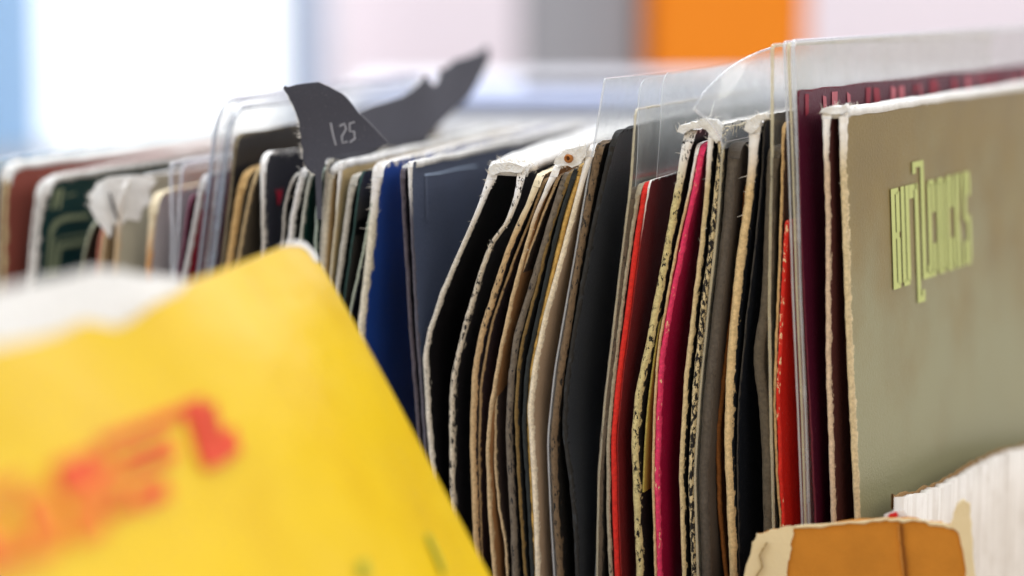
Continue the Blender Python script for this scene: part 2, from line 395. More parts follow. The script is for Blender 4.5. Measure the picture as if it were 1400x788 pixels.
def tube(name, path, r, mat, parent, sides=8):
    P = np.array(path, float); T_ = np.gradient(P, axis=0); T_ /= np.linalg.norm(T_, axis=1)[:, None]+1e-12
    ref = np.array([.83, .55, .05]); A_ = np.cross(T_, ref); A_ /= np.linalg.norm(A_, axis=1)[:, None]; B_ = np.cross(T_, A_)
    n = len(P); V = np.concatenate([P+r*(math.cos(q*2*math.pi/sides)*A_+math.sin(q*2*math.pi/sides)*B_) for q in range(sides)])
    F = [(q*n+k, q*n+k+1, ((q+1) % sides)*n+k+1, ((q+1) % sides)*n+k) for q in range(sides) for k in range(n-1)]
    F += [[q*n for q in range(sides)][::-1], [q*n+n-1 for q in range(sides)]]
    me = bpy.data.meshes.new(name); me.from_pydata(V.tolist(), [], F); me.polygons.foreach_set('use_smooth', np.ones(len(F), bool))
    return link(name, me, mat, parent)
def bead(I, r, mat, parent, shift=0.0, name='welded_rim'):
    E_ = I['edge'][::-1]; T_ = I['topedge'][1:]; return tube(name, np.concatenate([E_, T_])+I['nrm']*(shift+I['th']*.5), r, mat, parent)
M_BEAD = plastic('film_weld', .34, (240, 243, 250), .06, 4.0)
M_BEAD_OLD = plastic('film_weld_yellowed', .40, (236, 226, 196), .12, 3.0)
# ------------------------------------------------------------------ setting: the table and the wall
FLOOR_Z = -0.004
V_FR = Matrix(((math.cos(YAW), -math.sin(YAW), 0, CAM.x), (math.sin(YAW), math.cos(YAW), 0, CAM.y), (0, 0, 1, 0), (0, 0, 0, 1)))  # x right, y away from where one stands
tb = slab_box('table_top', -2.2, 2.2, .05, 3.3, FLOOR_Z-.04, FLOOR_Z, plain('table_laminate', (190, 180, 168), .5), bevel=.004, frame=V_FR); tag(tb, kind='structure')
wl = slab_box('wall', -3.2, 3.2, 3.30, 3.40, -.9, 2.4, plain('wall_paint', (232, 222, 230), .8, .05), bevel=0, frame=V_FR); tag(wl, kind='structure')
HZ = CAM.z
def bgx(px, D): return (px-700)/FPX*D
def bgz(py, D): return HZ-(py+41)/FPX*D
# lit window far left
D = 3.1
M_GLOW = NT('daylight_pane'); M_GLOW.b.inputs['Emission Color'].default_value = (.97, .985, 1, 1); M_GLOW.b.inputs['Emission Strength'].default_value = 1.25
M_WHITE = plain('white_paint', (235, 236, 240), .5, .05); M_BLUE = plain('pale_blue_curtain', (178, 214, 250), .8, .1)
wn = empty('window', V_FR @ Vector((bgx(220, D), D, bgz(400, D))), 'bright daylit shop window blurred far behind the record row', 'window')
x0, x1, z0, z1 = bgx(45, D), bgx(420, D), bgz(420, D), bgz(-260, D)
xm = bgx(300, D)
for a, b in ((x0, xm), (xm+.012, x1)):
    slab_box('pane', a, b, D, D+.01, z0, z1, M_GLOW.m, wn, 0, V_FR)
for a, b, c, e in ((x0-.05, x0, z0-.05, z1+.05), (x1, x1+.035, z0-.05, z1+.05), (x0, x1, z1, z1+.05), (x0, x1, z0-.05, z0)):
    slab_box('frame', a, b, D-.02, D+.02, c, e, M_WHITE, wn, .004, V_FR)
def curtain(px0, px1, D, label, mat, amp=.012):
    a, b = bgx(px0, D), bgx(px1, D); n = 60; V, F = [], []; zb, ztp = bgz(500, D), bgz(-280, D)
    for k in range(n+1):
        t = k/n; x = a+(b-a)*t; yy = D+amp*math.sin(t*math.pi*7)
        for y_ in (yy, yy+.004): V += [V_FR @ Vector((x, y_, zb)), V_FR @ Vector((x, y_, ztp))]
    for k in range(n):
        b0, b1 = 4*k, 4*k+4; F += [(b0, b1, b1+1, b0+1), (b0+2, b0+3, b1+3, b1+2), (b0+1, b1+1, b1+3, b0+3), (b0, b0+2, b1+2, b1)]
    F += [(0, 1, 3, 2), (4*n, 4*n+2, 4*n+3, 4*n+1)]
    me = bpy.data.meshes.new('curtain'); me.from_pydata([tuple(v) for v in V], [], F); o = link('curtain', me, mat); tag(o, label, 'curtain', 'blue window curtains'); return o
curtain(-160, 62, 2.9, 'pale blue curtain at the far left of the bright window', M_BLUE)
curtain(384, 440, 2.95, 'narrow pale blue curtain strip at the right side of the bright window', plain('paler_blue_curtain', (222, 234, 252), .8, .1))
# a grey cabinet, an orange cabinet and a white box on the table behind
def cabinet(name, pa, pb, D, dep, ytop, mat, label, hmat):
    a, b = bgx(pa, D), bgx(pb, D); zt = bgz(ytop, D)
    e = empty(name, V_FR @ Vector(((a+b)/2, D, FLOOR_Z)), label, 'cabinet')
    slab_box('body', a, b, D+.012, D+dep, FLOOR_Z, zt, mat, e, .004, V_FR)
    slab_box('door', a+.003, b-.003, D, D+.0115, FLOOR_Z+.02, zt-.01, mat, e, .003, V_FR)
    slab_box('handle', b-.03, b-.022, D-.014, D-.001, .25, .33, hmat, e, .002, V_FR)
M_MET = plain('brushed_metal', (160, 162, 168), .35)
cabinet('cabinet', 712, 879, 1.75, .35, -200, plain('grey_paint', (150, 150, 156), .6, .06), 'grey cabinet standing blurred behind the records, left of the orange one', M_MET)
cabinet('cabinet', 884, 1104, 1.72, .4, -200, plain('orange_paint', (226, 128, 14), .55, .08), 'bright orange cabinet blurred behind the clear plastic sleeves', M_MET)
D = .98
wb = empty('storage_box', V_FR @ Vector((bgx(900, D), D, FLOOR_Z)), 'low white box with lid blurred behind the record row', 'box')
zt = HZ-.055
slab_box('body', bgx(430, 1.0), bgx(1900, 1.0), .93, 1.30, FLOOR_Z, zt-.022, M_WHITE, wb, .004, V_FR)
slab_box('lid', bgx(424, 1.0), bgx(1906, 1.0), .925, 1.305, zt-.0215, zt, M_WHITE, wb, .005, V_FR)
for k, (px, dd, c, lb) in enumerate(((790, 1.02, (168, 178, 206), 'blue grey sleeve lying flat on the white box behind'), (1010, 1.12, (205, 205, 212), 'pale sleeve lying flat on the white box behind'))):
    o = slab_box('record_sleeve', bgx(px, 1.0)-.09, bgx(px, 1.0)+.09, dd-.09, dd+.09, zt+.0005, zt+.005, plain('flat_sleeve_%d' % k, c, .5), None, .001, V_FR); tag(o, lb, 'record sleeve', 'flat sleeves on the box behind')

# ------------------------------------------------------------------ the row of sleeves
GR = 'record sleeves standing in the row'
def sleeve(label, ref, name='record_sleeve', cat='record sleeve', group=GR, y=0.0):
    p = on_row(ref[0][0], 560, y); return empty(name, (p.x, p.y, .001), label, cat, group)
def S(label, panels, **kw):
    """panels: list of (part name, edge points, edge width, material, options)"""
    e = sleeve(label, panels[0][1], **kw); out = []
    for nm, pts, wp, mt, op in panels: out.append(sheet(nm, pts, wp, mt, e, **op))
    return e, out
WHT = (236, 232, 228); CRM = (226, 210, 178); TAN = (200, 168, 122)

# 1 pale blue + brown red at the far left
S('pale blue sleeve at the very back left, behind the brown red one', [('panel', [(-12, 219), (-20, 300), (-26, 390)], 6, card('c01', (170, 200, 222), WHT), dict(corner=.004))])
e, (b, a) = S('dusty brown red sleeve at the far left end of the row', [
  ('back_panel', [(2, 228), (-3, 300), (-5, 392)], 4, card('c02b', (140, 80, 70), CRM), dict(corner=.004)),
  ('front_panel', [(9, 226), (5, 290), (3, 392)], 6, card('c02', (158, 82, 70), (222, 196, 150), .9, .05), dict(corner=.005, vp=2100))])
top_strip(b, a, e)
# 2 dark teal with pale rounded frames
e, (b, a) = S('dark teal sleeve printed with pale green rounded frames, white worn corner', [
  ('back_panel', [(52, 250), (44, 300), (36, 392)], 5, card('c03b', (30, 62, 62), WHT), dict(corner=.004)),
  ('front_panel', [(60, 241), (50, 300), (41, 392)], 8, card('c03', (16, 62, 64), WHT, 1.6, .05), dict(corner=.005, flare=.8, vp=1900, fibres=40))])
top_strip(b, a, e, fibres=30)
M_SAGE = plain('sage_ink', (158, 172, 140), .55)
print_poly('printed_frame', a, px_polys(a, [[(60, 385), (65, 385), (72, 318), (80, 306), (92, 301), (122, 298), (122, 291), (90, 295), (75, 301), (67, 313)]]), M_SAGE, a['obj'].parent)
print_poly('printed_frame', a, px_polys(a, [[(68, 385), (73, 385), (77, 334), (83, 327), (122, 321), (122, 317), (83, 323), (75, 329)]]), M_SAGE, a['obj'].parent)
print_poly('printed_frame', a, px_polys(a, [[(74, 385), (78, 385), (82, 342), (88, 339), (120, 335), (120, 326), (84, 331), (79, 338)]]), M_SAGE, a['obj'].parent)
print_poly('printed_bar', a, px_polys(a, [[(69, 286), (73, 286), (78, 259), (74, 260)]]), M_SAGE, a['obj'].parent)
print_poly('printed_bar', a, px_polys(a, [[(77, 286), (82, 285), (86, 257), (81, 258)]]), M_SAGE, a['obj'].parent)
print_poly('printed_line', a, px_polys(a, [[(88, 270), (103, 266), (103, 264), (88, 268)]]), M_SAGE, a['obj'].parent)
S('thin dark brown sleeve between the teal and the torn white sleeves', [
  ('panel', [(125, 304), (116, 335), (106, 392)], 4, card('c04', (58, 44, 40), (168, 172, 150)), {}),
  ('panel', [(137, 312), (133, 345), (129, 392)], 4, card('c05', (150, 120, 95), (205, 130, 110)), {})])
# 4 grey beige with torn white corner
e, (a, b) = S('grey beige paper sleeve with a ragged white torn corner', [
  ('back_panel', [(146, 262), (141, 320), (132, 392)], 7, card('c06b', (176, 150, 118), (206, 180, 145), .8), dict(corner=.008)),
  ('front_panel', [(162, 246), (159, 300), (153, 392)], 9, card('c06', (186, 180, 158), (212, 184, 146), .8, .05, top=WHT), dict(corner=.004, flare=.5, bow=.002))])
pl = on_row(150, 300, -.002)
fl = [on_plane(x, y, pl, Vector((.42, -.9, .1)).normalized()) for x, y in [(150, 242), (143, 249), (134, 251), (129, 262), (122, 268), (125, 276), (118, 283), (123, 292), (127, 303), (136, 314), (144, 327), (150, 318), (153, 306), (160, 309), (166, 300), (176, 304), (181, 288), (190, 280), (188, 262), (194, 248), (178, 241)]]
def flapcurl(v):
    u = (v-pl).dot(RIGHT); return fray(v, .0004)+Vector((0, .006*abs(u)/.006*(1 if u > 0 else .5)-.003*math.sin((v.z-.14)*160), 0))
o = solid('torn_flap', fl, .0006, M_TORN, e, curl=flapcurl, sub=.0015)
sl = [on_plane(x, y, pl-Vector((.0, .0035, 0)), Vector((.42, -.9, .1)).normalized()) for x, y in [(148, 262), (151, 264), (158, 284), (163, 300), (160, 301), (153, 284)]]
solid('slit_shade_strip', sl, .0003, plain('slit_shade', (92, 88, 88), .9), e, sub=.003)  # dark strip laid on the flap for the shade inside a tear
hairs('torn_fibres', [fl[k] + (fl[k+1]-fl[k])*random.random() for k in (1, 2, 3, 4, 5) for _ in range(9)], [(-1, -.2, random.uniform(-.4, .6)) for _ in range(45)], [random.uniform(.0006, .0018) for _ in range(45)], e)
S('pale grey sleeve with an orange tan worn edge and rounded corner', [
  ('panel', [(205, 264), (203, 300), (198, 392)], 11, card('c07', (204, 198, 198), (214, 160, 106), 1.0, .05, top=CRM), dict(corner=.006))])
# 6 clear film + purple, grey / crimson
S('dark purple and pink sleeve inside the small clear film sleeve', [('panel', [(258, 268), (251, 320), (240, 392)], 3, card('c08', (74, 24, 58), (140, 90, 110)), {})])
e, (b, a) = S('hazy clear plastic sleeve holding the dark purple sleeve', [
  ('back_panel', [(231, 224), (234, 300), (233, 392)], 5, M_FILM_THICK, dict(corner=.002, smooth=.004)),
  ('front_panel', [(248, 226), (243, 300), (238, 392)], 3, M_FILM_THICK, dict(corner=.002))], name='plastic_sleeve', cat='plastic sleeve', group='clear plastic sleeves in the row')
bead(b, .0005, M_BEAD, e); bead(a, .0005, M_BEAD, e)
S('crimson sleeve with a thick grey white worn edge', [
  ('panel', [(274, 240), (266, 290), (246, 392)], 9, card('c09', (176, 22, 52), (206, 202, 202), 1.0, .05), dict(corner=.004, flare=.3))])
# 8 stiff clear pocket with round corner
S('black marbled sleeve inside the round cornered clear pocket', [('panel', [(320, 184), (314, 260), (298, 392)], 5, card('c10', (38, 36, 38), (130, 118, 96), .8, .3, scuff=.9), dict(corner=.004))])
e, (b, a) = S('stiff clear plastic pocket with a large rounded corner', [
  ('back_panel', [(294, 139), (291, 200), (268, 392)], 2.5, M_FILM_THICK, dict(corner=.014, jag=0, wob=0)),
  ('front_panel', [(313, 150), (309, 210), (287, 392)], 2.5, M_FILM_THICK, dict(corner=.012, jag=0, wob=0))], name='plastic_sleeve', cat='plastic sleeve', group='clear plastic sleeves in the row')
M_BEAD_PKT = plastic('pocket_weld_refraction', .55, (176, 184, 200), .06, 3.0)  # grey tint paints in the dark refraction along the clear rim
bead(b, .0007, M_BEAD_PKT, e); bead(b, .0005, M_BEAD, e, .0022); bead(b, .0006, M_BEAD_PKT, e, .0036); bead(a, .0008, M_BEAD_PKT, e)
S('olive grey sleeve with a thick crumbling tan edge beside the round cornered pocket', [
  ('back_panel', [(330, 232), (322, 270), (304, 392)], 12, card('c11', (128, 116, 96), (204, 166, 110), 1.0, .05), dict(corner=.006, jag=.00025, flare=.2)),
  ('front_panel', [(349, 228), (335, 290), (318, 392)], 5, card('c12', (112, 102, 86), (198, 172, 130), .8, .1), dict(corner=.005))])
e, (a,) = S('dark grey sleeve with a white worn top and a small red mark', [
  ('panel', [(354, 208), (357, 270), (358, 392)], 6, card('c13', (50, 50, 60), (214, 206, 196), 1.1, .1, top=WHT), dict(corner=.006, flare=.7, pitch=-.05))])
print_poly('red_mark', a, px_polys(a, [[(376, 259), (380, 262), (386, 257), (384, 268), (381, 280), (378, 279), (379, 270)]]), plain('red_ink', (196, 40, 66), .5), e)
S('thin dark sleeve with a pale grey edge bending left at the top', [('panel', [(402, 238), (395, 252), (387, 285), (381, 392)], 4, card('c14', (34, 36, 42), (186, 180, 172)), {})])
S('black sleeve with a thick white frayed edge just left of the green pair', [
  ('panel', [(412, 229), (404, 262), (396, 300), (386, 392)], 9, card('c15', (28, 30, 34), WHT, 1.2, .05), dict(fibres=90, jag=.00025, flare=.3, fl=.003))])
S('dark green sleeve, the left one of the green pair under the black torn flap', [('panel', [(426, 228), (417, 262), (410, 320), (402, 400)], 5, card('c16', (26, 74, 66), (196, 196, 184), .8), dict(fibres=20))])
S('dark green sleeve, the right one of the green pair beside the cream sleeve', [('panel', [(437, 230), (431, 290), (427, 400)], 5, card('c17', (22, 66, 62), (170, 182, 170), .8), {})])
# torn black sleeve sticking up
M_BLK = card('c18', (72, 72, 82), (205, 203, 205), .0, .1, .75, .3)
pl = on_row(436, 240, .002); dd = vp_dir(1740); nn = Vector((dd[1], -dd[0], 0))
fa = [(387, 121), (389, 117), (394, 119), (404, 116), (418, 114), (436, 112), (450, 118), (468, 128), (474, 133), (480, 140), (490, 154), (503, 166), (516, 180), (531, 196), (512, 203), (490, 207), (465, 211), (446, 217), (440, 240), (440, 300), (433, 300), (431, 240), (425, 236), (419, 231), (413, 214), (414, 206), (411, 196), (411, 186), (409, 176), (409, 168), (406, 160), (401, 145), (396, 136), (393, 129)]
fb = [(478, 158), (490, 153), (507, 146), (530, 139), (548, 132), (560, 123), (570, 113), (577, 103), (582, 104), (586, 112), (592, 117), (599, 113), (603, 103), (604, 95), (612, 95), (622, 88), (630, 82), (640, 79), (655, 72), (661, 67), (665, 62), (669, 68), (668, 84), (662, 98), (653, 117), (644, 133), (636, 142), (622, 154), (600, 172), (585, 186), (582, 240), (560, 420), (446, 420), (446, 260), (452, 190)]
na = Vector((.50, -.86, .02)).normalized(); pa = on_row(436, 240, -.003)
tp = on_row(436, 560, .002)
tsl = empty('record_sleeve', (tp.x, tp.y, .001), 'black sleeve torn wide open, two ragged flaps sticking up above the row', 'record sleeve', GR)
def curl_a(v):
    h = max(0, v.z-pa.z); u = (v-pa).dot(RIGHT); return v+na*(.9*h*h*math.sin(u*60+1.2)-.0012*math.sin(h*170))
def curl_b(v):
    u = (v-pl).dot(Vector(dd)); h = max(0, v.z-(pl.z-.002)); return v+nn*(1.2*h*h*math.sin(u*34)+.001*math.sin(u*90)*h/.03)
PA = [on_plane(x, y, pa, na) for x, y in fa]
solid('torn_flap', PA, .0008, M_BLK, tsl, curl=curl_a, sub=.002)
solid('torn_panel', [on_plane(x, y, pl, nn) for x, y in fb], .0005, M_BLK, tsl, curl=curl_b)
M_CHALK = plain('faded_white_ink', (176, 176, 184), .8, .6, 700)
# faded price on the left flap
def stroke(pts, wd):
    P = [Vector(curl_a(on_plane(x, y, pa, na)))+na*.0002 for x, y in pts]; V = []
    for k, p in enumerate(P):
        t_ = (P[min(k+1, len(P)-1)]-P[max(k-1, 0)]).normalized(); s_ = t_.cross(na).normalized()*wd; V += [p-s_, p+s_]
    return V, [(2*k, 2*k+1, 2*k+3, 2*k+2) for k in range(len(P)-1)]
for pts in ([(452, 168), (455, 184), (459, 199)], [(464, 173), (471, 169), (473, 177), (467, 187), (468, 196), (475, 194)], [(485, 167), (478, 169), (478, 180), (484, 180), (485, 190), (478, 195)]):
    V, F = stroke(pts, .00026); me = bpy.data.meshes.new('price_digit'); me.from_pydata([tuple(v) for v in V], [], F); link('price_digit', me, M_CHALK, tsl)
er = PA[20:]
hairs('torn_fibres', [er[k]+(er[k+1]-er[k])*random.random() for k in range(1, len(er)-1) for _ in range(7)], [(-1, -.3, random.uniform(-.5, .5)) for _ in range((len(er)-2)*7)], [random.uniform(.0003, .0012) for _ in range((len(er)-2)*7)], tsl)
S('grey worn sleeve lying crumpled behind the torn black flaps', [('panel', [(446, 218), (440, 300), (434, 400)], 4, card('c19', (88, 86, 84), (190, 184, 172)), dict(notch=lambda U: .004*np.sin(U*60)**2, vp=1745))])
# cream
e, (b, a) = S('cream yellow sleeve under the torn black flaps', [
  ('back_panel', [(449, 230), (443, 300), (436, 400)], 8, card('c20b', (196, 176, 140), (206, 196, 176), .8, .1), dict(jag=.00025, vp=1735)),
  ('front_panel', [(463, 222), (458, 300), (446, 420)], 4, card('c20', (228, 202, 150), (220, 208, 180), 1.0, .05, top=WHT), dict(vp=1735, corner=.002, flare=.8))])
top_strip(b, a, e, n0=1)
e, (a, b) = S('dark charcoal and black sleeve with a wide grey edge beside the cream one', [
  ('back_panel', [(479, 240), (468, 320), (454, 420), (446, 480)], 9, card('c21b', (40, 48, 48), (196, 190, 178), .8, .1), dict(vp=1730)),
  ('front_panel', [(492, 236), (482, 320), (466, 430), (460, 480)], 3, card('c21', (74, 72, 68), (54, 82, 78), .6, .1), dict(vp=1730))])
print_poly('black_print', b, px_polys(b, [[(487, 302), (512, 292), (508, 320), (485, 322)]]), plain('black_ink', (14, 15, 18), .5), e)
S('thin dark sleeve with a pale green edge tucked behind the blue one', [('panel', [(510, 262), (503, 300), (494, 350), (476, 430), (468, 480)], 4, card('c22', (20, 22, 26), (178, 186, 168), .7), dict(vp=1730))])
e, (a,) = S('bright blue sleeve with a white frayed edge', [
  ('panel', [(509, 224), (508, 260), (504, 300), (498, 370), (488, 450), (484, 520)], 12, card('c23', (26, 74, 168), (232, 222, 200), 1.3, .1, top=WHT), dict(fibres=190, fl=.0032, jag=.00022, corner=.004, flare=.5, vp=1722))])
# slate blue
e, (b, a) = S('wide slate blue grey sleeve with a thin printed white line', [
  ('back_panel', [(546, 231), (552, 330), (559, 450), (570, 590), (578, 700)], 6, card('c24b', (44, 42, 52), (92, 84, 92), .8, .35), dict(vp=1722)),
  ('front_panel', [(557, 222), (562, 330), (568, 450), (578, 590), (584, 700)], 5, card('c24', (82, 92, 116), (96, 92, 102), .6, .3, .5, .35, top=WHT), dict(vp=1722, corner=.0015, flare=.6))])
top_strip(b, a, e, n0=4)
M_LINE = plain('pale_blue_ink', (186, 206, 235), .6)
print_poly('printed_line', a, px_polys(a, [[(580, 241), (600, 237), (625, 233), (650, 228), (650, 226), (625, 230), (600, 235), (580, 239)]]), M_LINE, e)
print_poly('printed_line', a, px_polys(a, [[(581, 240), (583, 240), (584, 300), (582, 300)]]), plain('grey_blue_ink', (112, 122, 146), .6), e)
# black with torn white top, open
e, (a, b) = S('black sleeve gaping open, white torn rim round its dark opening', [
  ('back_panel', [(670, 226), (662, 255), (650, 290), (628, 340), (602, 400), (584, 455), (578, 488), (582, 560), (589, 650), (594, 788)], 8, card('c25', (22, 20, 24), (228, 218, 202), .9, .3, top=(245, 242, 240)), dict(fibres=110, jag=.00022, flare=.9, corner=.004, smooth=.0012, vp=1700)),
  ('front_panel', [(708, 231), (703, 270), (690, 305), (670, 330), (655, 370), (634, 440), (617, 512), (614, 560), (615, 670), (618, 788)], 8, card('c26', (30, 28, 32), (222, 208, 186), 1.3, .55, top=(245, 242, 240)), dict(fibres=50, jag=.00022, flare=.7, corner=.003, smooth=.0012, vp=1700))])
rim = [on_row(x, y, -.0006) for x, y in [(667, 241), (669, 230), (677, 224), (690, 222), (702, 224), (716, 229), (713, 237), (704, 236), (692, 233), (683, 235), (676, 241)]]
solid('torn_rim', rim, 0.009, M_TORN, e, sub=.0009, curl=fray); fuzz('torn_fibres', rim, 0.009, e, 90)
hairs('torn_fibres', [rim[k]+(rim[k+1]-rim[k])*random.random()+Vector((0, random.uniform(0, .008), 0)) for k in range(5) for _ in range(26)], [(random.uniform(-1, .6), -.5, random.uniform(0, 1)) for _ in range(130)], [random.uniform(.0005, .002) for _ in range(130)], e)
top_strip(a, b, e, rise=.0009, n0=2, fibres=60)
# tan edges
S('dark plum sleeve with two tan edges right of the gaping black one', [
  ('back_panel', [(733, 239), (722, 272), (690, 345), (672, 400), (655, 455), (645, 510), (642, 600), (647, 740), (650, 788)], 9, card('c27b', (40, 34, 42), (206, 174, 130), .9, .25, top=CRM), dict(jag=.00025, smooth=.0014)),
  ('front_panel', [(742, 246), (727, 290), (692, 380), (671, 440), (656, 520), (653, 620), (657, 788)], 4, card('c27', (56, 46, 54), (186, 158, 118), .7, .2), dict(y=.002))])
S('brown paper sleeve with torn cream edges, widening low down', [
  ('back_panel', [(757, 226), (748, 250), (730, 292), (710, 360), (695, 420), (680, 490), (668, 560), (664, 620), (667, 700), (674, 788)], 6, card('c28b', (176, 128, 84), (214, 184, 142), .9, .1, top=WHT), dict(flare=1.0, smooth=.0014, fibres=40)),
  ('front_panel', [(762, 240), (738, 300), (705, 390), (690, 450), (676, 545), (675, 630), (681, 695), (690, 745), (693, 800)], 4, card('c28', (92, 76, 70), (222, 194, 152), .7, .1), dict(y=.002, smooth=.0012))])
S('mottled taupe sleeve with a rounded dusty edge', [('panel', [(769, 238), (748, 305), (722, 395), (704, 450), (694, 520), (691, 600), (697, 700), (701, 800)], 10, card('c29', (44, 42, 44), (120, 108, 94), 1.0, .4), dict(jag=.00022))])
S('thin sleeve with a dull olive edge in the packed middle', [('panel', [(777, 236), (752, 310), (727, 410), (709, 480), (703, 560), (707, 650), (717, 800)], 5, card('c30', (46, 46, 46), (132, 106, 62), .7, .3), {})])
S('black edged sleeve with pale specks beside the yellow cream one', [('panel', [(783, 232), (760, 310), (738, 410), (718, 500), (713, 580), (720, 680), (726, 800)], 6, card('c31', (30, 34, 36), (46, 50, 50), .5, .3, scuff=1.2), {})])
S('narrow yellow cream paper sleeve left of the beige folder', [('panel', [(792, 224), (768, 306), (746, 400), (727, 480), (719, 560), (722, 640), (728, 800)], 8, card('c32', (206, 170, 96), (212, 172, 96), .7, .05), dict(y=.001))])
e, (a,) = S('beige sleeve with a bright cream folded edge and a crease', [
  ('panel', [(804, 200), (785, 275), (762, 362), (743, 430), (728, 500), (721, 558), (726, 640), (730, 720), (732, 800)], 8, card('c33', (196, 168, 140), (246, 230, 202), 1.0, .0, .6, .15, top=WHT), dict(jag=.0001, smooth=.0016, flare=.6))])
# the frayed white corner with a brown punched eyelet
cp = [on_row(x, y, -.0012) for x, y in [(757, 226), (762, 214), (772, 206), (786, 202), (803, 199), (801, 212), (794, 224), (783, 229), (770, 228)]]
ee = empty('paper_scrap', on_row(780, 225, -.001), 'frayed white paper corner with a small brown eyelet', 'paper scrap')
solid('paper', cp, 0.003, M_TORN, ee, sub=.0009, curl=fray); fuzz('torn_fibres', cp, 0.003, ee, 90)
def ring(name, c, r0, r1, n, mat, parent, axis=Vector((-.0, -1, .0)), th=.0006):
    ax = axis.normalized(); s = ax.cross(Vector((0, 0, 1))).normalized(); t_ = ax.cross(s); V, F = [], []; N = 20
    for k in range(N):
        a_ = 2*math.pi*k/N; dr = s*math.cos(a_)+t_*math.sin(a_)
        V += [c+dr*r0+ax*th*.2, c+dr*(r0+r1)/2+ax*th, c+dr*r1+ax*th*.3, c+dr*r1-ax*th, c+dr*r0-ax*th]
    for k in range(N):
        a_, b_ = 5*k, 5*((k+1) % N)
        for q in range(5): F.append((a_+q, b_+q, b_+(q+1) % 5, a_+(q+1) % 5))
    me = bpy.data.meshes.new(name); me.from_pydata([tuple(v) for v in V], [], F); return link(name, me, mat, parent)
ec = on_row(777, 217, -.0018)
ring('eyelet', ec, .0005, .0012, 20, plain('brown_board', (178, 112, 52), .7, .4, 900), ee)
ring('eyelet_core', ec, .00002, .0005, 20, plain('dark_board', (92, 52, 26), .8, .4, 900), ee, th=.0003)

# charcoal in a tall clear bag
S('charcoal sleeve with a mottled brown edge inside the tall clear bag', [
  ('back_panel', [(815, 196), (803, 260), (790, 335), (776, 420), (763, 500), (752, 600), (756, 700), (762, 800)], 10, card('c34b', (34, 32, 30), (122, 100, 76), 1.2, .5), dict(jag=.00022)),
  ('front_panel', [(838, 180), (826, 230), (806, 320), (788, 420), (772, 520), (768, 590), (777, 650), (784, 720), (787, 800)], 7, card('c34', (60, 63, 68), (48, 46, 44), .9, .45, .5, .2, scuff=.3), dict(jag=.00022, corner=.004, smooth=.0016))])
e, (b, a) = S('tall clear plastic bag rising above the charcoal sleeve', [
  ('back_panel', [(826, 108), (813, 190), (800, 262), (787, 340), (772, 425), (758, 505), (748, 600), (752, 700), (758, 800)], 1.6, M_FILM, dict(corner=.0006, jag=0, smooth=.003, pitch=-.02)),
  ('front_panel', [(868, 150), (862, 250), (848, 360), (838, 450), (826, 550), (818, 650), (815, 800)], 2.2, M_FILM_OLD, dict(corner=.002, jag=.0001, y=-.001, smooth=.003))], name='plastic_sleeve', cat='plastic sleeve', group='clear plastic sleeves in the row')
bead(b, .0003, M_BEAD, e); bead(a, .0004, M_BEAD_OLD, e)
S('dull brown and grey sleeve pressed against the red one', [
  ('back_panel', [(862, 256), (850, 340), (838, 440), (826, 540), (817, 640), (815, 800)], 9, card('c35b', (48, 44, 40), (104, 92, 78), 1.0, .4), dict(jag=.00022)),
  ('front_panel', [(871, 252), (858, 340), (847, 420), (836, 520), (829, 600), (829, 700), (833, 800)], 6, card('c35', (70, 62, 56), (176, 164, 140), .8, .25), dict(jag=.00022))])
S('maroon sleeve with a bright red edge in hazy film', [
  ('back_panel', [(879, 250), (866, 335), (855, 425), (842, 520), (835, 600), (837, 700), (841, 800)], 8, card('c36b', (196, 30, 26), (226, 48, 38), .3, .0, .4), dict(jag=.0001, flare=0)),
  ('front_panel', [(887, 247), (874, 335), (863, 425), (850, 520), (843, 600), (845, 700), (849, 800)], 2, card('c36', (122, 34, 36), (150, 36, 34), .4, .0, .45, top=WHT), dict(jag=.0001, flare=.5, corner=.002))])
S('hazy clear film sleeve standing high around the maroon one', [
  ('panel', [(872, 110), (872, 200), (868, 260), (852, 360), (840, 450), (828, 550)], 1.0, M_FILM, dict(corner=.006, jag=0, pitch=.02, y=.003, smooth=.003)),
  ('panel', [(905, 100), (902, 180), (896, 260), (884, 340), (868, 430), (856, 520), (850, 620), (856, 800)], 1.0, M_FILM, dict(corner=.006, jag=0, y=.012, smooth=.003))], name='plastic_sleeve', cat='plastic sleeve', group='clear plastic sleeves in the row')
# cream flecked, yellow inner
e, (a, b) = S('black sleeve with a cream edge flecked black and a yellow inner sheet', [
  ('back_panel', [(936, 178), (927, 232), (915, 300), (900, 380), (885, 460), (868, 540), (863, 600), (866, 680), (871, 800)], 11, card('c37', (24, 22, 22), (214, 198, 142), 1.0, .48, top=WHT), dict(jag=.00022, flare=.5, corner=.003, fibres=30)),
  ('inner_sheet', [(902, 430), (893, 490), (884, 560), (880, 620), (878, 672)], 3, card('c37i', (196, 176, 84), (190, 172, 92), .0, .0), dict(jag=.0001, flare=0, depth=.05, zbot=on_row(880, 674, 0).z, y=.001, rows=60, corner=.004))])
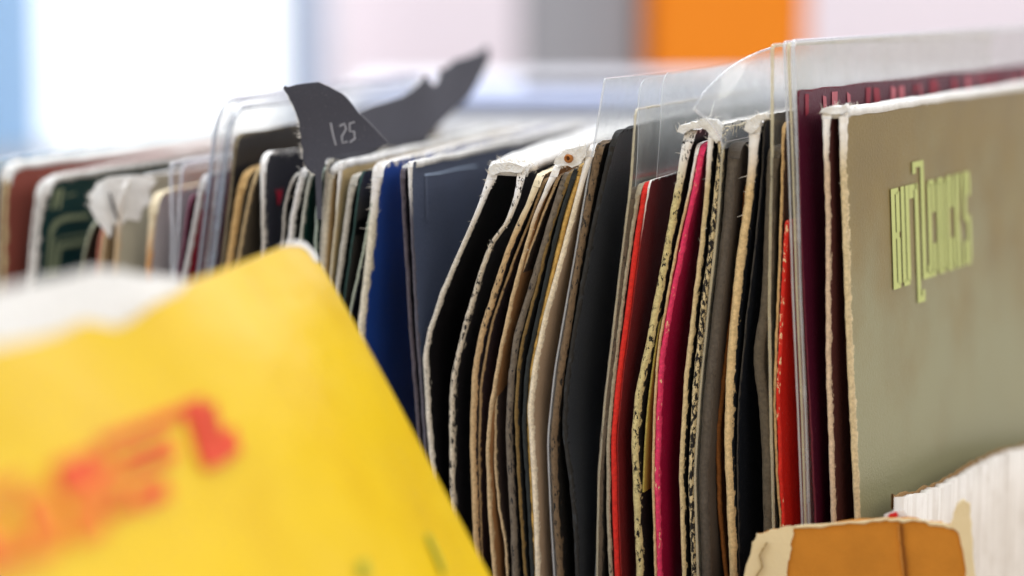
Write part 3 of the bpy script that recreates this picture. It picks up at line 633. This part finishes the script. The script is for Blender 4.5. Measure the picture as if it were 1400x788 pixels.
# crimson
S('crimson sleeve with a chipped bright pink edge', [
  ('back_panel', [(952, 196), (941, 260), (925, 330), (912, 400), (898, 480), (893, 560), (891, 650), (895, 800)], 4, card('c38b', (180, 26, 66), (216, 186, 140), .8, .15, top=WHT), dict(flare=.4, corner=.003)),
  ('front_panel', [(957, 198), (946, 262), (930, 335), (916, 405), (902, 485), (897, 565), (895, 655), (899, 800)], 8, card('c38', (170, 18, 62), (232, 58, 104), .9, .3, .45, .2, chip=(232, 190, 150)), dict(flare=.2, corner=.003))])
e, (a, b) = S('black sleeve with cream chipped edges and a white torn top beside the crimson one', [
  ('back_panel', [(969, 172), (964, 255), (956, 340), (946, 420), (935, 520), (928, 645), (933, 800)], 7, card('c39b', (20, 18, 20), (218, 196, 150), .9, .15, top=WHT), dict(flare=.6, corner=.003, fibres=30)),
  ('front_panel', [(984, 174), (977, 255), (968, 340), (957, 425), (946, 540), (941, 650), (946, 800)], 9, card('c39', (30, 26, 26), (222, 202, 158), 1.4, .95), dict(flare=.2, corner=.004, jag=.00025))])
cp = [on_row(x, y, -.0014) for x, y in [(926, 180), (930, 172), (940, 169), (952, 166), (965, 163), (978, 166), (986, 174), (986, 188), (980, 196), (972, 188), (966, 178), (955, 174), (944, 178), (936, 184)]]
solid('torn_rim', cp, 0.006, M_TORN, e, sub=.0009, curl=fray); fuzz('torn_fibres', cp, 0.006, e, 90)
# grey taupe in film with a folded corner
S('grey taupe sleeve behind film with the curled corner', [
  ('panel', [(996, 196), (988, 300), (975, 420), (962, 540), (955, 650), (960, 800)], 14, card('c40', (104, 94, 84), (92, 84, 76), .7, .4, scuff=.6), dict(corner=.004, jag=.0002))])
e, (a,) = S('clear plastic sleeve with its top corner curled over to the left', [
  ('panel', [(987, 196), (981, 300), (968, 420), (956, 540), (949, 650), (954, 800)], 1.8, M_FILM_OLD, dict(corner=.003, jag=0, y=-.002, smooth=.003))], name='plastic_sleeve', cat='plastic sleeve', group='clear plastic sleeves in the row')
def coons(name, A, B, C, Dd, mat, parent, n=36):
    """A bottom, B top (left to right), C left, Dd right (bottom to top); points (px, py, y)"""
    def cur(pts, t):
        P = [np.array(on_row(*p)[:]) for p in pts]; L_ = np.concatenate([[0], np.cumsum([np.linalg.norm(P[k+1]-P[k]) for k in range(len(P)-1)])]); L_ /= L_[-1]
        if len(P) == 4:
            return ((1-t)**3)*P[0]+3*t*(1-t)**2*P[1]+3*t*t*(1-t)*P[2]+t**3*P[3]
        return np.array([np.interp(t, L_, [p[k] for p in P]) for k in range(3)])
    V, F = [], []
    c00, c10, c01, c11 = cur(A, 0), cur(A, 1), cur(B, 0), cur(B, 1)
    for i_ in range(n+1):
        for j_ in range(n+1):
            s, t = j_/n, i_/n
            p = (1-t)*cur(A, s)+t*cur(B, s)+(1-s)*cur(C, t)+s*cur(Dd, t)-((1-s)*(1-t)*c00+s*(1-t)*c10+(1-s)*t*c01+s*t*c11)
            V.append(tuple(p))
    for i_ in range(n):
        for j_ in range(n): F.append((i_*(n+1)+j_, i_*(n+1)+j_+1, (i_+1)*(n+1)+j_+1, (i_+1)*(n+1)+j_))
    me = bpy.data.meshes.new(name); me.from_pydata(V, [], F)
    for p in me.polygons: p.use_smooth = True
    o_ = link(name, me, mat, parent); s_ = o_.modifiers.new('thickness', 'SOLIDIFY'); s_.thickness = .0003; return o_
coons('curled_corner', [(988, 204, -.002), (1008, 200, .004), (1030, 196, .012), (1053, 190, .02)], [(948, 150, -.012), (968, 112, -.008), (1010, 78, .004), (1054, 66, .02)],
      [(988, 204, -.002), (986, 182, -.005), (970, 164, -.012), (948, 150, -.012)], [(1053, 190, .02), (1054, 150, .02), (1054, 110, .02), (1054, 66, .02)], M_FILM, e)
lip = [on_row(*p) for p in [(988, 204, -.002), (986, 182, -.005), (970, 164, -.012), (948, 150, -.012)]]
def bez(P, n=24): return [tuple(P[0]*((1-t)**3)+P[1]*(3*t*(1-t)**2)+P[2]*(3*t*t*(1-t))+P[3]*(t**3)) for t in np.linspace(0, 1, n).tolist()]
up_ = [on_row(*p) for p in [(948, 150, -.012), (968, 112, -.008), (1010, 78, .004), (1054, 66, .02)]]
tube('welded_rim', bez(lip)+bez(up_)[1:], .00035, M_BEAD, e)
bead(a, .0004, M_BEAD_OLD, e)
S('thin sleeve with a rusty orange brown edge', [('panel', [(1018, 250), (1010, 335), (997, 430), (986, 520), (978, 600), (981, 700), (991, 800)], 7, card('c41', (112, 66, 34), (164, 102, 50), .8, .2), dict(y=.005))])
e, (a, b) = S('navy black sleeve with a thick furry cream edge', [
  ('back_panel', [(1024, 168), (1024, 215), (1016, 290), (1006, 360), (1000, 420), (993, 500), (990, 600), (994, 700), (998, 800)], 12, card('c42', (18, 22, 30), (222, 192, 142), 1.0, .05, top=WHT), dict(jag=.00022, flare=.5, fibres=60, corner=.003)),
  ('front_panel', [(1044, 158), (1040, 250), (1030, 350), (1018, 450), (1008, 560), (1007, 640), (1010, 800)], 2.2, card('c42f', (20, 25, 34), (70, 66, 62), .7, .5), dict(jag=.00022, y=.001))])
cp = [on_row(x, y, -.001) for x, y in [(1018, 178), (1022, 164), (1034, 158), (1048, 155), (1050, 162), (1040, 166), (1036, 176), (1028, 184)]]
solid('torn_rim', cp, 0.004, M_TORN, e, sub=.0009, curl=fray); fuzz('torn_fibres', cp, 0.004, e, 90)
# wavy taupe
S('wavy taupe sleeve buckling inward at half height', [
  ('panel', [(1050, 200), (1046, 290), (1043, 370), (1040, 420), (1031, 470), (1030, 500), (1037, 550), (1042, 620), (1044, 720), (1045, 800)], 15, card('c43', (70, 62, 50), (92, 82, 68), .8, .3, scuff=.4), dict(smooth=.0016, jag=.0002, wob=.08)),
  ])
S('red sleeve with a chipped edge beside the thick clear sleeve', [
  ('back_panel', [(1069, 168), (1067, 260), (1064, 360), (1060, 450), (1057, 545), (1060, 640), (1066, 720), (1068, 800)], 4, card('c44b', (90, 62, 44), (208, 172, 120), .8, .15), {}),
  ('front_panel', [(1073, 302), (1069, 380), (1065, 450), (1061, 545), (1064, 640), (1069, 720), (1071, 800)], 6, card('c44', (214, 34, 24), (220, 44, 30), .3, .5, .4, chip=(235, 205, 160)), dict(corner=.001, vp=2900)),
  ])
e, (b,) = S('clear plastic sleeve with a yellowed straight edge left of the thick one', [
  ('panel', [(1054, 62), (1054, 200), (1052, 300), (1050, 420), (1052, 560), (1056, 720), (1058, 800)], 4, M_FILM_OLD, dict(corner=.001, jag=.0001, y=-.001, vp=2600, pitch=-.01)),
  ], name='plastic_sleeve', cat='plastic sleeve', group='clear plastic sleeves in the row')
bead(b, .0005, M_BEAD_OLD, e)
# maroon in thick film
e, (a,) = S('dark maroon sleeve with red print along its top in thick film', [
  ('panel', [(1088, 124), (1093, 300), (1100, 450), (1108, 600), (1114, 720), (1116, 800)], 3, card('c45', (84, 18, 44), (110, 40, 56), .4, .1, .4), dict(vp=2560, pitch=.0, corner=.002, depth=.22))])
MR = plain('red_print', (150, 34, 56), .5); MR2 = plain('pink_print', (190, 100, 112), .5)
def seg(I, u0, u1, z0, z1): return [[(u0, z0), (u1, z0), (u1, z1), (u0, z1)]]
zt_ = a['ztop']
rr = random.Random(3); uu = .004
while uu < .2:
    wd = rr.uniform(.0015, .005); hh = rr.uniform(.003, .0085); z1_ = zt_-rr.uniform(.0006, .002); k_ = rr.uniform(-.002, .002)
    print_poly('red_print', a, [[(uu, z1_-hh), (uu+wd, z1_-hh*rr.uniform(.6, 1)), (uu+wd+k_, z1_-rr.uniform(0, .001)), (uu+k_*.5, z1_)]], MR if rr.random() < .6 else MR2, e); uu += wd+rr.uniform(.002, .012)
e, (b, c_, a) = S('thick stiff clear plastic sleeve standing tallest at the right', [
  ('back_panel', [(1071, 58), (1077, 200), (1083, 400), (1090, 560), (1096, 715), (1099, 800)], 2.2, M_FILM_THICK, dict(corner=.001, jag=0, wob=0, vp=2540, y=-.001, depth=.225)),
  ('fold', [(1076, 60), (1082, 200), (1088, 400), (1095, 560), (1100, 715), (1103, 800)], 3.0, M_FILM_OLD, dict(corner=.0015, jag=0, wob=0, vp=2540, y=-.0015, depth=.225)),
  ('front_panel', [(1083, 57), (1088, 200), (1093, 400), (1100, 560), (1105, 715), (1108, 800)], 2.2, M_FILM_THICK, dict(corner=.001, jag=0, wob=0, vp=2540, y=-.001, depth=.225))], name='plastic_sleeve', cat='plastic sleeve', group='clear plastic sleeves in the row')
bead(b, .0004, M_BEAD, e); bead(a, .0006, M_BEAD, e); bead(c_, .0004, M_BEAD_OLD, e)
# olive
e, (b, a) = S('olive sleeve with pale tall lettering at the right end of the row', [
  ('back_panel', [(1124, 152), (1129, 300), (1129, 500), (1134, 640), (1138, 800)], 8, card('c46b', (92, 48, 46), (222, 196, 168), .8, .1, top=(248, 246, 244)), dict(vp=2480, flare=.6, corner=.002, jag=.00022)),
  ('front_panel', [(1146, 150), (1151, 300), (1156, 450), (1163, 600), (1168, 710), (1171, 800)], 10, card('c46', (134, 114, 62), (224, 204, 164), .9, .08, .36, .35, top=(248, 246, 244), sheen_face=(150, 150, 118)), dict(vp=2480, flare=.5, corner=.002, jag=.00025, fibres=40))])
rim = [on_row(x, y, -.0008) for x, y in [(1121, 155), (1124, 149), (1140, 146), (1158, 144), (1160, 150), (1150, 156), (1138, 156)]]
solid('torn_rim', rim, 0.009, M_TORN, e, sub=.0009, curl=fray); fuzz('torn_fibres', rim, 0.009, e, 90)
top_strip(b, a, e, rise=.0004, n0=1)
# lettering, traced as condensed block strokes in text units (x 0..1 along, y 0 base .. 1 cap)
u0, zb = a['inv'](1221, 397); _, zc = a['inv'](1220, 258); u1, _ = a['inv'](1327, 300)
LW = u1-u0; LH = zc-zb
def T(x, y): return (u0+x*LW, zb+y*LH)
def box(x0, y0, x1, y1): return [T(x0, y0), T(x1, y0), T(x1, y1), T(x0, y1)]
cw, s = .108, .042
def letter(ch, x):
    W_ = cw-.012; r = x+W_; hb = .06
    if ch == 'B': return [box(x, 0, x+s, 1), box(x+s, .94, r-.012, 1), box(x+s, .50, r-.012, .56), box(x+s, 0, r-.012, .06), box(r-s, .56, r, .96), box(r-s, .04, r, .50)]
    if ch == 'U': return [box(x, .04, x+s, 1), box(r-s, .04, r, 1), box(x+.012, 0, r-.012, .06)]
    if ch == 'C': return [box(x, .03, x+s, .97), box(x+.012, .94, r-.012, 1), box(x+.012, 0, r-.012, .06), box(r-s, .66, r, .96), box(r-s, .04, r, .34)]
    if ch == 'O': return [box(x, .03, x+s, .97), box(x+.012, .94, r-.012, 1), box(x+.012, 0, r-.012, .06), box(r-s, .03, r, .97)]
    if ch == 'K': return [box(x, 0, x+s, 1), [T(x+s, .46), T(x+s, .58), T(r-s*.9, 1), T(r, 1)], [T(x+s, .58), T(x+s, .46), T(r-s*.9, 0), T(r, 0)]]
    if ch == 'S': return [box(x+.01, .94, r-.01, 1), box(r-s, .74, r, .95), box(x, .52, x+s, .95), box(x+.01, .47, r-.01, .53), box(r-s, .05, r, .48), box(x+.01, 0, r-.01, .06), box(x, .05, x+s, .26)]
    if ch == 'Z1': return [box(x-.01, .86, x+s, 1), box(x+s, .94, r-.01, 1), [T(r-s, 1.0), T(r, 1.0), T(r+.005, -.16), T(r-s+.005, -.16)], box(r-s+.005, -.22, r+.055, -.16), box(r+.02, -.16, r+.055, -.10)]
    if ch == 'Z2': return [box(x-.04, 1.10, x, 1.22), box(x, 1.16, r-s, 1.22), [T(r-s, 1.22), T(r, 1.22), T(r, .0), T(r-s, .0)], box(r, 0, r+.05, .06), box(r+.02, .06, r+.05, .13)]
M_PALE = plain('pale_lime_ink', (196, 204, 128), .55)
xs = [0, .112, .222, .300, .435, .55, .665, .78, .895]
for ch, x in zip(['B', 'U', 'Z1', 'Z2', 'C', 'O', 'C', 'K', 'S'], xs):
    print_poly('printed_letter', a, letter(ch, x), M_PALE, e)

# ------------------------------------------------------------------ cardboard box round the row
M_BROWN = plain('brown_cardboard', (196, 128, 44), .75, .25, 90, .2, .4)
M_PALEC = plain('peeled_cardboard', (226, 208, 170), .85, .12, 60, .2, .4)
t = NT('white_corrugated'); ob = t.n('TexCoord').outputs['Object']
t.put(t.b.inputs['Base Color'], t.mix(t.math('MULTIPLY', t.step(t.noise(ob, 120, 4), .45, .8), .35), lin((232, 226, 220)), lin((186, 172, 156)))); t.b.inputs['Roughness'].default_value = .8
M_FLUTE = t.m
bx = empty('cardboard_box', on_y(1200, 900, -.01), 'torn brown cardboard box with white corrugated side holding the record row', 'box')
bx.location.z = FLOOR_Z
def wall_poly(px, y): return [on_row(a_, b_, y) for a_, b_ in px]
YF = -.022
zlow = FLOOR_Z+.0005
def jagpts(pts, n, amp, seed):
    rr = random.Random(seed); out = []
    for k in range(len(pts)-1):
        for q in range(n):
            t_ = q/n; out.append((pts[k][0]*(1-t_)+pts[k+1][0]*t_+rr.uniform(-amp, amp), pts[k][1]*(1-t_)+pts[k+1][1]*t_+rr.uniform(-amp, amp)))
    return out+[pts[-1]]
tops = wall_poly(jagpts([(1018, 800), (1030, 745), (1036, 733), (1056, 727), (1088, 721), (1150, 716), (1205, 711), (1240, 711), (1280, 716), (1306, 720), (1316, 728), (1324, 760), (1327, 800)], 4, 1.3, 5), YF)
def fw(x, z, dy=0.0): return Vector((x, YF+dy+SKEW*max(0, x), z))
rx = tops[-1].x
outl = tops+[fw(rx+.001, .03), fw(rx+.001, zlow), fw(0.0, zlow), fw(0.0, tops[0].z-.022), fw(tops[0].x-.004, tops[0].z-.012)]
solid('front_wall', outl, .003, [M_BROWN], bx, sub=.006)
xl = -.26
solid('front_wall', [fw(-.0003, zlow), fw(xl, zlow), fw(xl, tops[0].z-.022), fw(-.0003, tops[0].z-.022)], .003, [M_BROWN], bx, sub=.02)
pe = wall_poly(jagpts([(1015, 800), (1028, 746), (1035, 731), (1055, 725), (1086, 719), (1082, 745), (1078, 770), (1076, 800)], 4, 1.5, 9), YF-.0006)
solid('peeled_layer', pe, .0005, M_PALEC, bx, sub=.004)
def ribbon(name, outer, wd, y, mat, seed, n=5, th=.0016):
    O = jagpts(outer, n, 1.0, seed); rr = random.Random(seed+1); V, F = [], []
    for k, (x, z) in enumerate(O):
        x2, z2 = O[min(k+1, len(O)-1)]; x1, z1 = O[max(k-1, 0)]; L_ = math.hypot(x2-x1, z2-z1) or 1
        w_ = wd*rr.uniform(.5, 1.3); ix, iz = x-(z2-z1)/L_*w_, z+(x2-x1)/L_*w_
        for (q, r_) in ((x, z), ((x+ix)/2, (z+iz)/2), (ix, iz)): V.append(on_row(q, r_, y-.0005 if q != (x+ix)/2 else y-.0012))
        V.append(on_row(x, z, y+th))
    for k in range(len(O)-1):
        for q in range(4): F.append((4*k+q, 4*k+4+q, 4*k+4+(q+1) % 4, 4*k+(q+1) % 4))
    me = bpy.data.meshes.new(name); me.from_pydata([tuple(v) for v in V], [], F)
    for p in me.polygons: p.use_smooth = True
    return link(name, me, mat, bx)
ribbon('torn_edge', [(1084, 719), (1150, 714), (1204, 709), (1242, 709), (1281, 714), (1306, 718)], 5, YF, M_PALEC, 12)
tab = wall_poly(jagpts([(1300, 719), (1305, 702), (1309, 689), (1318, 684), (1326, 689), (1326, 706), (1329, 740), (1334, 800), (1320, 800), (1317, 752), (1311, 728)], 3, .8, 31), YF-.001)
solid('torn_edge', tab, .0016, M_PALEC, bx, sub=.002, curl=lambda v: fray(v, .0005))
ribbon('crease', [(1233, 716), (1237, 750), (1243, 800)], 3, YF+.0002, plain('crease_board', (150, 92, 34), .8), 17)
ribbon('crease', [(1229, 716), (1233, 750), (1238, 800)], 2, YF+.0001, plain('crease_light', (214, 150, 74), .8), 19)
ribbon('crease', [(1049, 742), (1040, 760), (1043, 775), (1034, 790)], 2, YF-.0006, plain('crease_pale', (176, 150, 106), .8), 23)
# white corrugated side wall, parallel to the olive sleeve
WD = vp_dir(2480); wo = on_row(1236, 683, -.004); WN = Vector((WD[1], -WD[0], 0))
top_px = [(1236, 682), (1262, 675), (1292, 665), (1310, 655), (1335, 640), (1365, 624), (1400, 614), (1460, 604), (1560, 590)]
tw = [on_plane(a_, b_, wo, WN) for a_, b_ in top_px]; us = [(q-wo).dot(Vector(WD)) for q in tw]; zs = [q.z for q in tw]
n = 700; V, F = [], []
rows = 5
for k in range(n+1):
    u = us[0]+(us[-1]-us[0])*k/n; zt_ = np.interp(u, us, zs)+.0004*float(snoise(u, 420, 3))+.0003*float(snoise(u, 1500, 8))
    wv = .0004*math.sin(u*2*math.pi/.0062+1.5*float(snoise(u, 90, 2)))+.0006*float(snoise(u, 260, 11))
    for r_ in range(rows):
        z = zlow+(zt_-zlow)*r_/(rows-1); p = wo+Vector(WD)*u+WN*wv; V.append((p.x, p.y, z))
    for r_ in range(rows):
        z = zlow+(zt_-.0003-zlow)*r_/(rows-1); p = wo+Vector(WD)*u-WN*.0028; V.append((p.x, p.y, z))
m_ = 2*rows
for k in range(n):
    for r_ in range(rows-1):
        a_ = k*m_+r_; F.append((a_, a_+m_, a_+m_+1, a_+1)); a_ += rows; F.append((a_, a_+1, a_+m_+1, a_+m_))
    a_ = k*m_+rows-1; F.append((a_, a_+m_, a_+m_+rows, a_+rows))
for k in (0, n):
    for r_ in range(rows-1):
        a_ = k*m_+r_; F.append((a_, a_+1, a_+1+rows, a_+rows))
me = bpy.data.meshes.new('side_wall'); me.from_pydata(V, [], F)
for p in me.polygons: p.use_smooth = True
link('side_wall', me, M_FLUTE, bx)
# thin brown liner left along the torn top of the side wall
V, F = [], []
n2 = 160
for k in range(n2+1):
    u = us[0]+(us[-1]-us[0])*k/n2; zt_ = np.interp(u, us, zs)+.0004*float(snoise(u, 420, 3))+.0004+.0004*float(snoise(u, 300, 21))
    p = wo+Vector(WD)*u-WN*.003
    for dz, dn in ((0, 0), (-.004, 0), (-.004, -.0006), (0, -.0006)): q = p+WN*dn; V.append((q.x, q.y, zt_+dz))
for k in range(n2):
    for q in range(4): F.append((4*k+q, 4*k+4+q, 4*k+4+(q+1) % 4, 4*k+(q+1) % 4))
me = bpy.data.meshes.new('liner'); me.from_pydata(V, [], F); link('liner', me, plain('liner_board', (150, 116, 72), .8), bx)
# little red and white scrap at the corner of the box
sc = [on_row(a_, b_, YF+.004) for a_, b_ in [(1206, 716), (1209, 704), (1222, 699), (1236, 697), (1240, 704), (1240, 720)]]
se = empty('label_scrap', (sc[0].x, sc[0].y, sc[0].z), 'tiny red and white label scrap caught at the box corner', 'label scrap')
solid('paper', sc, .0004, M_WHITE, se, sub=.003)
sc = [on_row(a_, b_, YF+.0034) for a_, b_ in [(1213, 709), (1216, 703), (1226, 700), (1228, 706), (1222, 710)]]
solid('red_print', sc, .0002, plain('scrap_red', (214, 40, 44), .6), se, sub=.003)

# ------------------------------------------------------------------ yellow sleeve leaning in the foreground
yc = at(424, 338, .60); ya = at(672, 790, .585)-yc; yb = at(0, 420, .44)-yc
e1 = ya.normalized(); yn = ya.cross(yb).normalized()
if yn.dot(FWD) > 0: yn = -yn
def yp(px, py, off=0.0): return on_plane(px, py, yc+yn*off, yn)
M_YEL = None
t = NT('yellow_paper'); ob = t.n('TexCoord').outputs['Object']
rimf = t.n('Attribute', attribute_name='rim').outputs['Fac']
yc1 = t.mix(t.math('MULTIPLY', t.step(t.noise(ob, 35, 4), .4, .75), .3), lin((232, 194, 24)), lin((208, 160, 12)))
t.put(t.b.inputs['Base Color'], t.mix(rimf, yc1, lin((240, 226, 190)))); t.b.inputs['Roughness'].default_value = .3; t.b.inputs['Specular IOR Level'].default_value = .55
b_ = t.n('Bump', Height=t.noise(ob, 60, 4)); b_.inputs['Strength'].default_value = .3; b_.inputs['Distance'].default_value = .003; t.put(t.b.inputs['Normal'], b_.outputs[0])
M_YEL = t.m
ye = empty('record_sleeve', Vector((yc.x, yc.y, FLOOR_Z)), 'yellow sleeve with red lettering and torn white top leaning in the foreground', 'record sleeve')
def ycurl(v):
    q = v-yc; a_ = q.dot(e1); b2 = q.dot(e1.cross(yn).normalized())
    return v+yn*(.0055*min(1.0, abs(b2)/.05)*math.sin(a_*22+.4)*math.cos(b2*17)+.0012*math.sin(b2*75+a_*40)*math.exp(-a_/.05))
# outline: right edge runs on to the table, left part goes on out of the frame
def rect_pt(k, m): return None
bot = yc+e1*.19
e2 = (yb-e1*yb.dot(e1)).normalized()
far_top = yc+e2*.27; far_bot = bot+e2*.27
edge_px = [(432, 352), (424, 340), (412, 334), (396, 335), (372, 345), (340, 357), (300, 371), (266, 383), (252, 391), (240, 405), (222, 412), (205, 420), (188, 434), (170, 441), (152, 434), (132, 428), (112, 438), (90, 446), (60, 452), (30, 458), (0, 464), (-40, 474)]
front = [yp(*p) for p in edge_px]+[far_top-e2*.004+e1*.02, far_bot, bot]
solid('front_panel', front, .0006, M_YEL, ye, curl=ycurl, sub=.0045)
back_px = [(428, 352), (420, 340), (408, 333), (380, 342), (330, 361), (290, 376), (255, 386), (225, 380), (190, 379), (160, 371), (128, 366), (95, 372), (60, 374), (25, 381), (0, 384), (-40, 392)]
back = [yp(*p, -.003) for p in back_px]+[q-yn*.003 for q in (far_top, far_bot, bot)]
solid('back_panel', back, .0006, M_TORN, ye, curl=ycurl, sub=.0055)
# worn white corner and right edge
wc = [yp(*p, .0003) for p in [(436, 358), (429, 343), (416, 333), (400, 332), (385, 337), (372, 343), (390, 341), (408, 340), (419, 346), (428, 360)]]
solid('worn_corner', wc, .0015, M_TORN, ye, curl=ycurl, sub=.003)
M_RED = plain('red_stamp_ink', (230, 78, 44), .5, .4, 120); M_GRN = plain('green_ink', (168, 172, 50), .6)
def yink(name, polys, mat):
    for P in polys: solid(name, [yp(*p, .0009) for p in P], .0004, mat, ye, curl=ycurl, sub=.005)
def slant(x0, y0, x1, y1, h): return [(x0, y0), (x1, y1), (x1+h*.35, y1+h), (x0+h*.35, y0+h)]
M_RED2 = plain('orange_stamp_ink', (236, 128, 44), .5, .4, 120)
yink('red_lettering', [slant(158, 585, 282, 538, 14), slant(262, 548, 276, 542, 78), slant(282, 552, 296, 547, 76), slant(286, 608, 312, 600, 26), slant(180, 628, 256, 600, 14), slant(205, 655, 245, 640, 26),
  slant(100, 618, 150, 600, 40), slant(190, 606, 250, 584, 9), slant(298, 590, 322, 582, 34), slant(176, 676, 214, 662, 14)], M_RED)
yink('red_lettering', [slant(118, 640, 176, 622, 44), slant(60, 662, 100, 646, 70), slant(125, 690, 165, 676, 34), slant(0, 652, 62, 628, 22), slant(-20, 690, 20, 678, 80), slant(30, 700, 52, 692, 54), slant(-40, 750, 30, 726, 30), slant(52, 735, 110, 712, 20), slant(152, 600, 170, 594, 70)], M_RED2)
yink('green_mark', [[(571, 738), (576, 736), (592, 768), (600, 790), (595, 790), (584, 764)], [(484, 772), (494, 770), (500, 792), (488, 792)]], M_GRN)
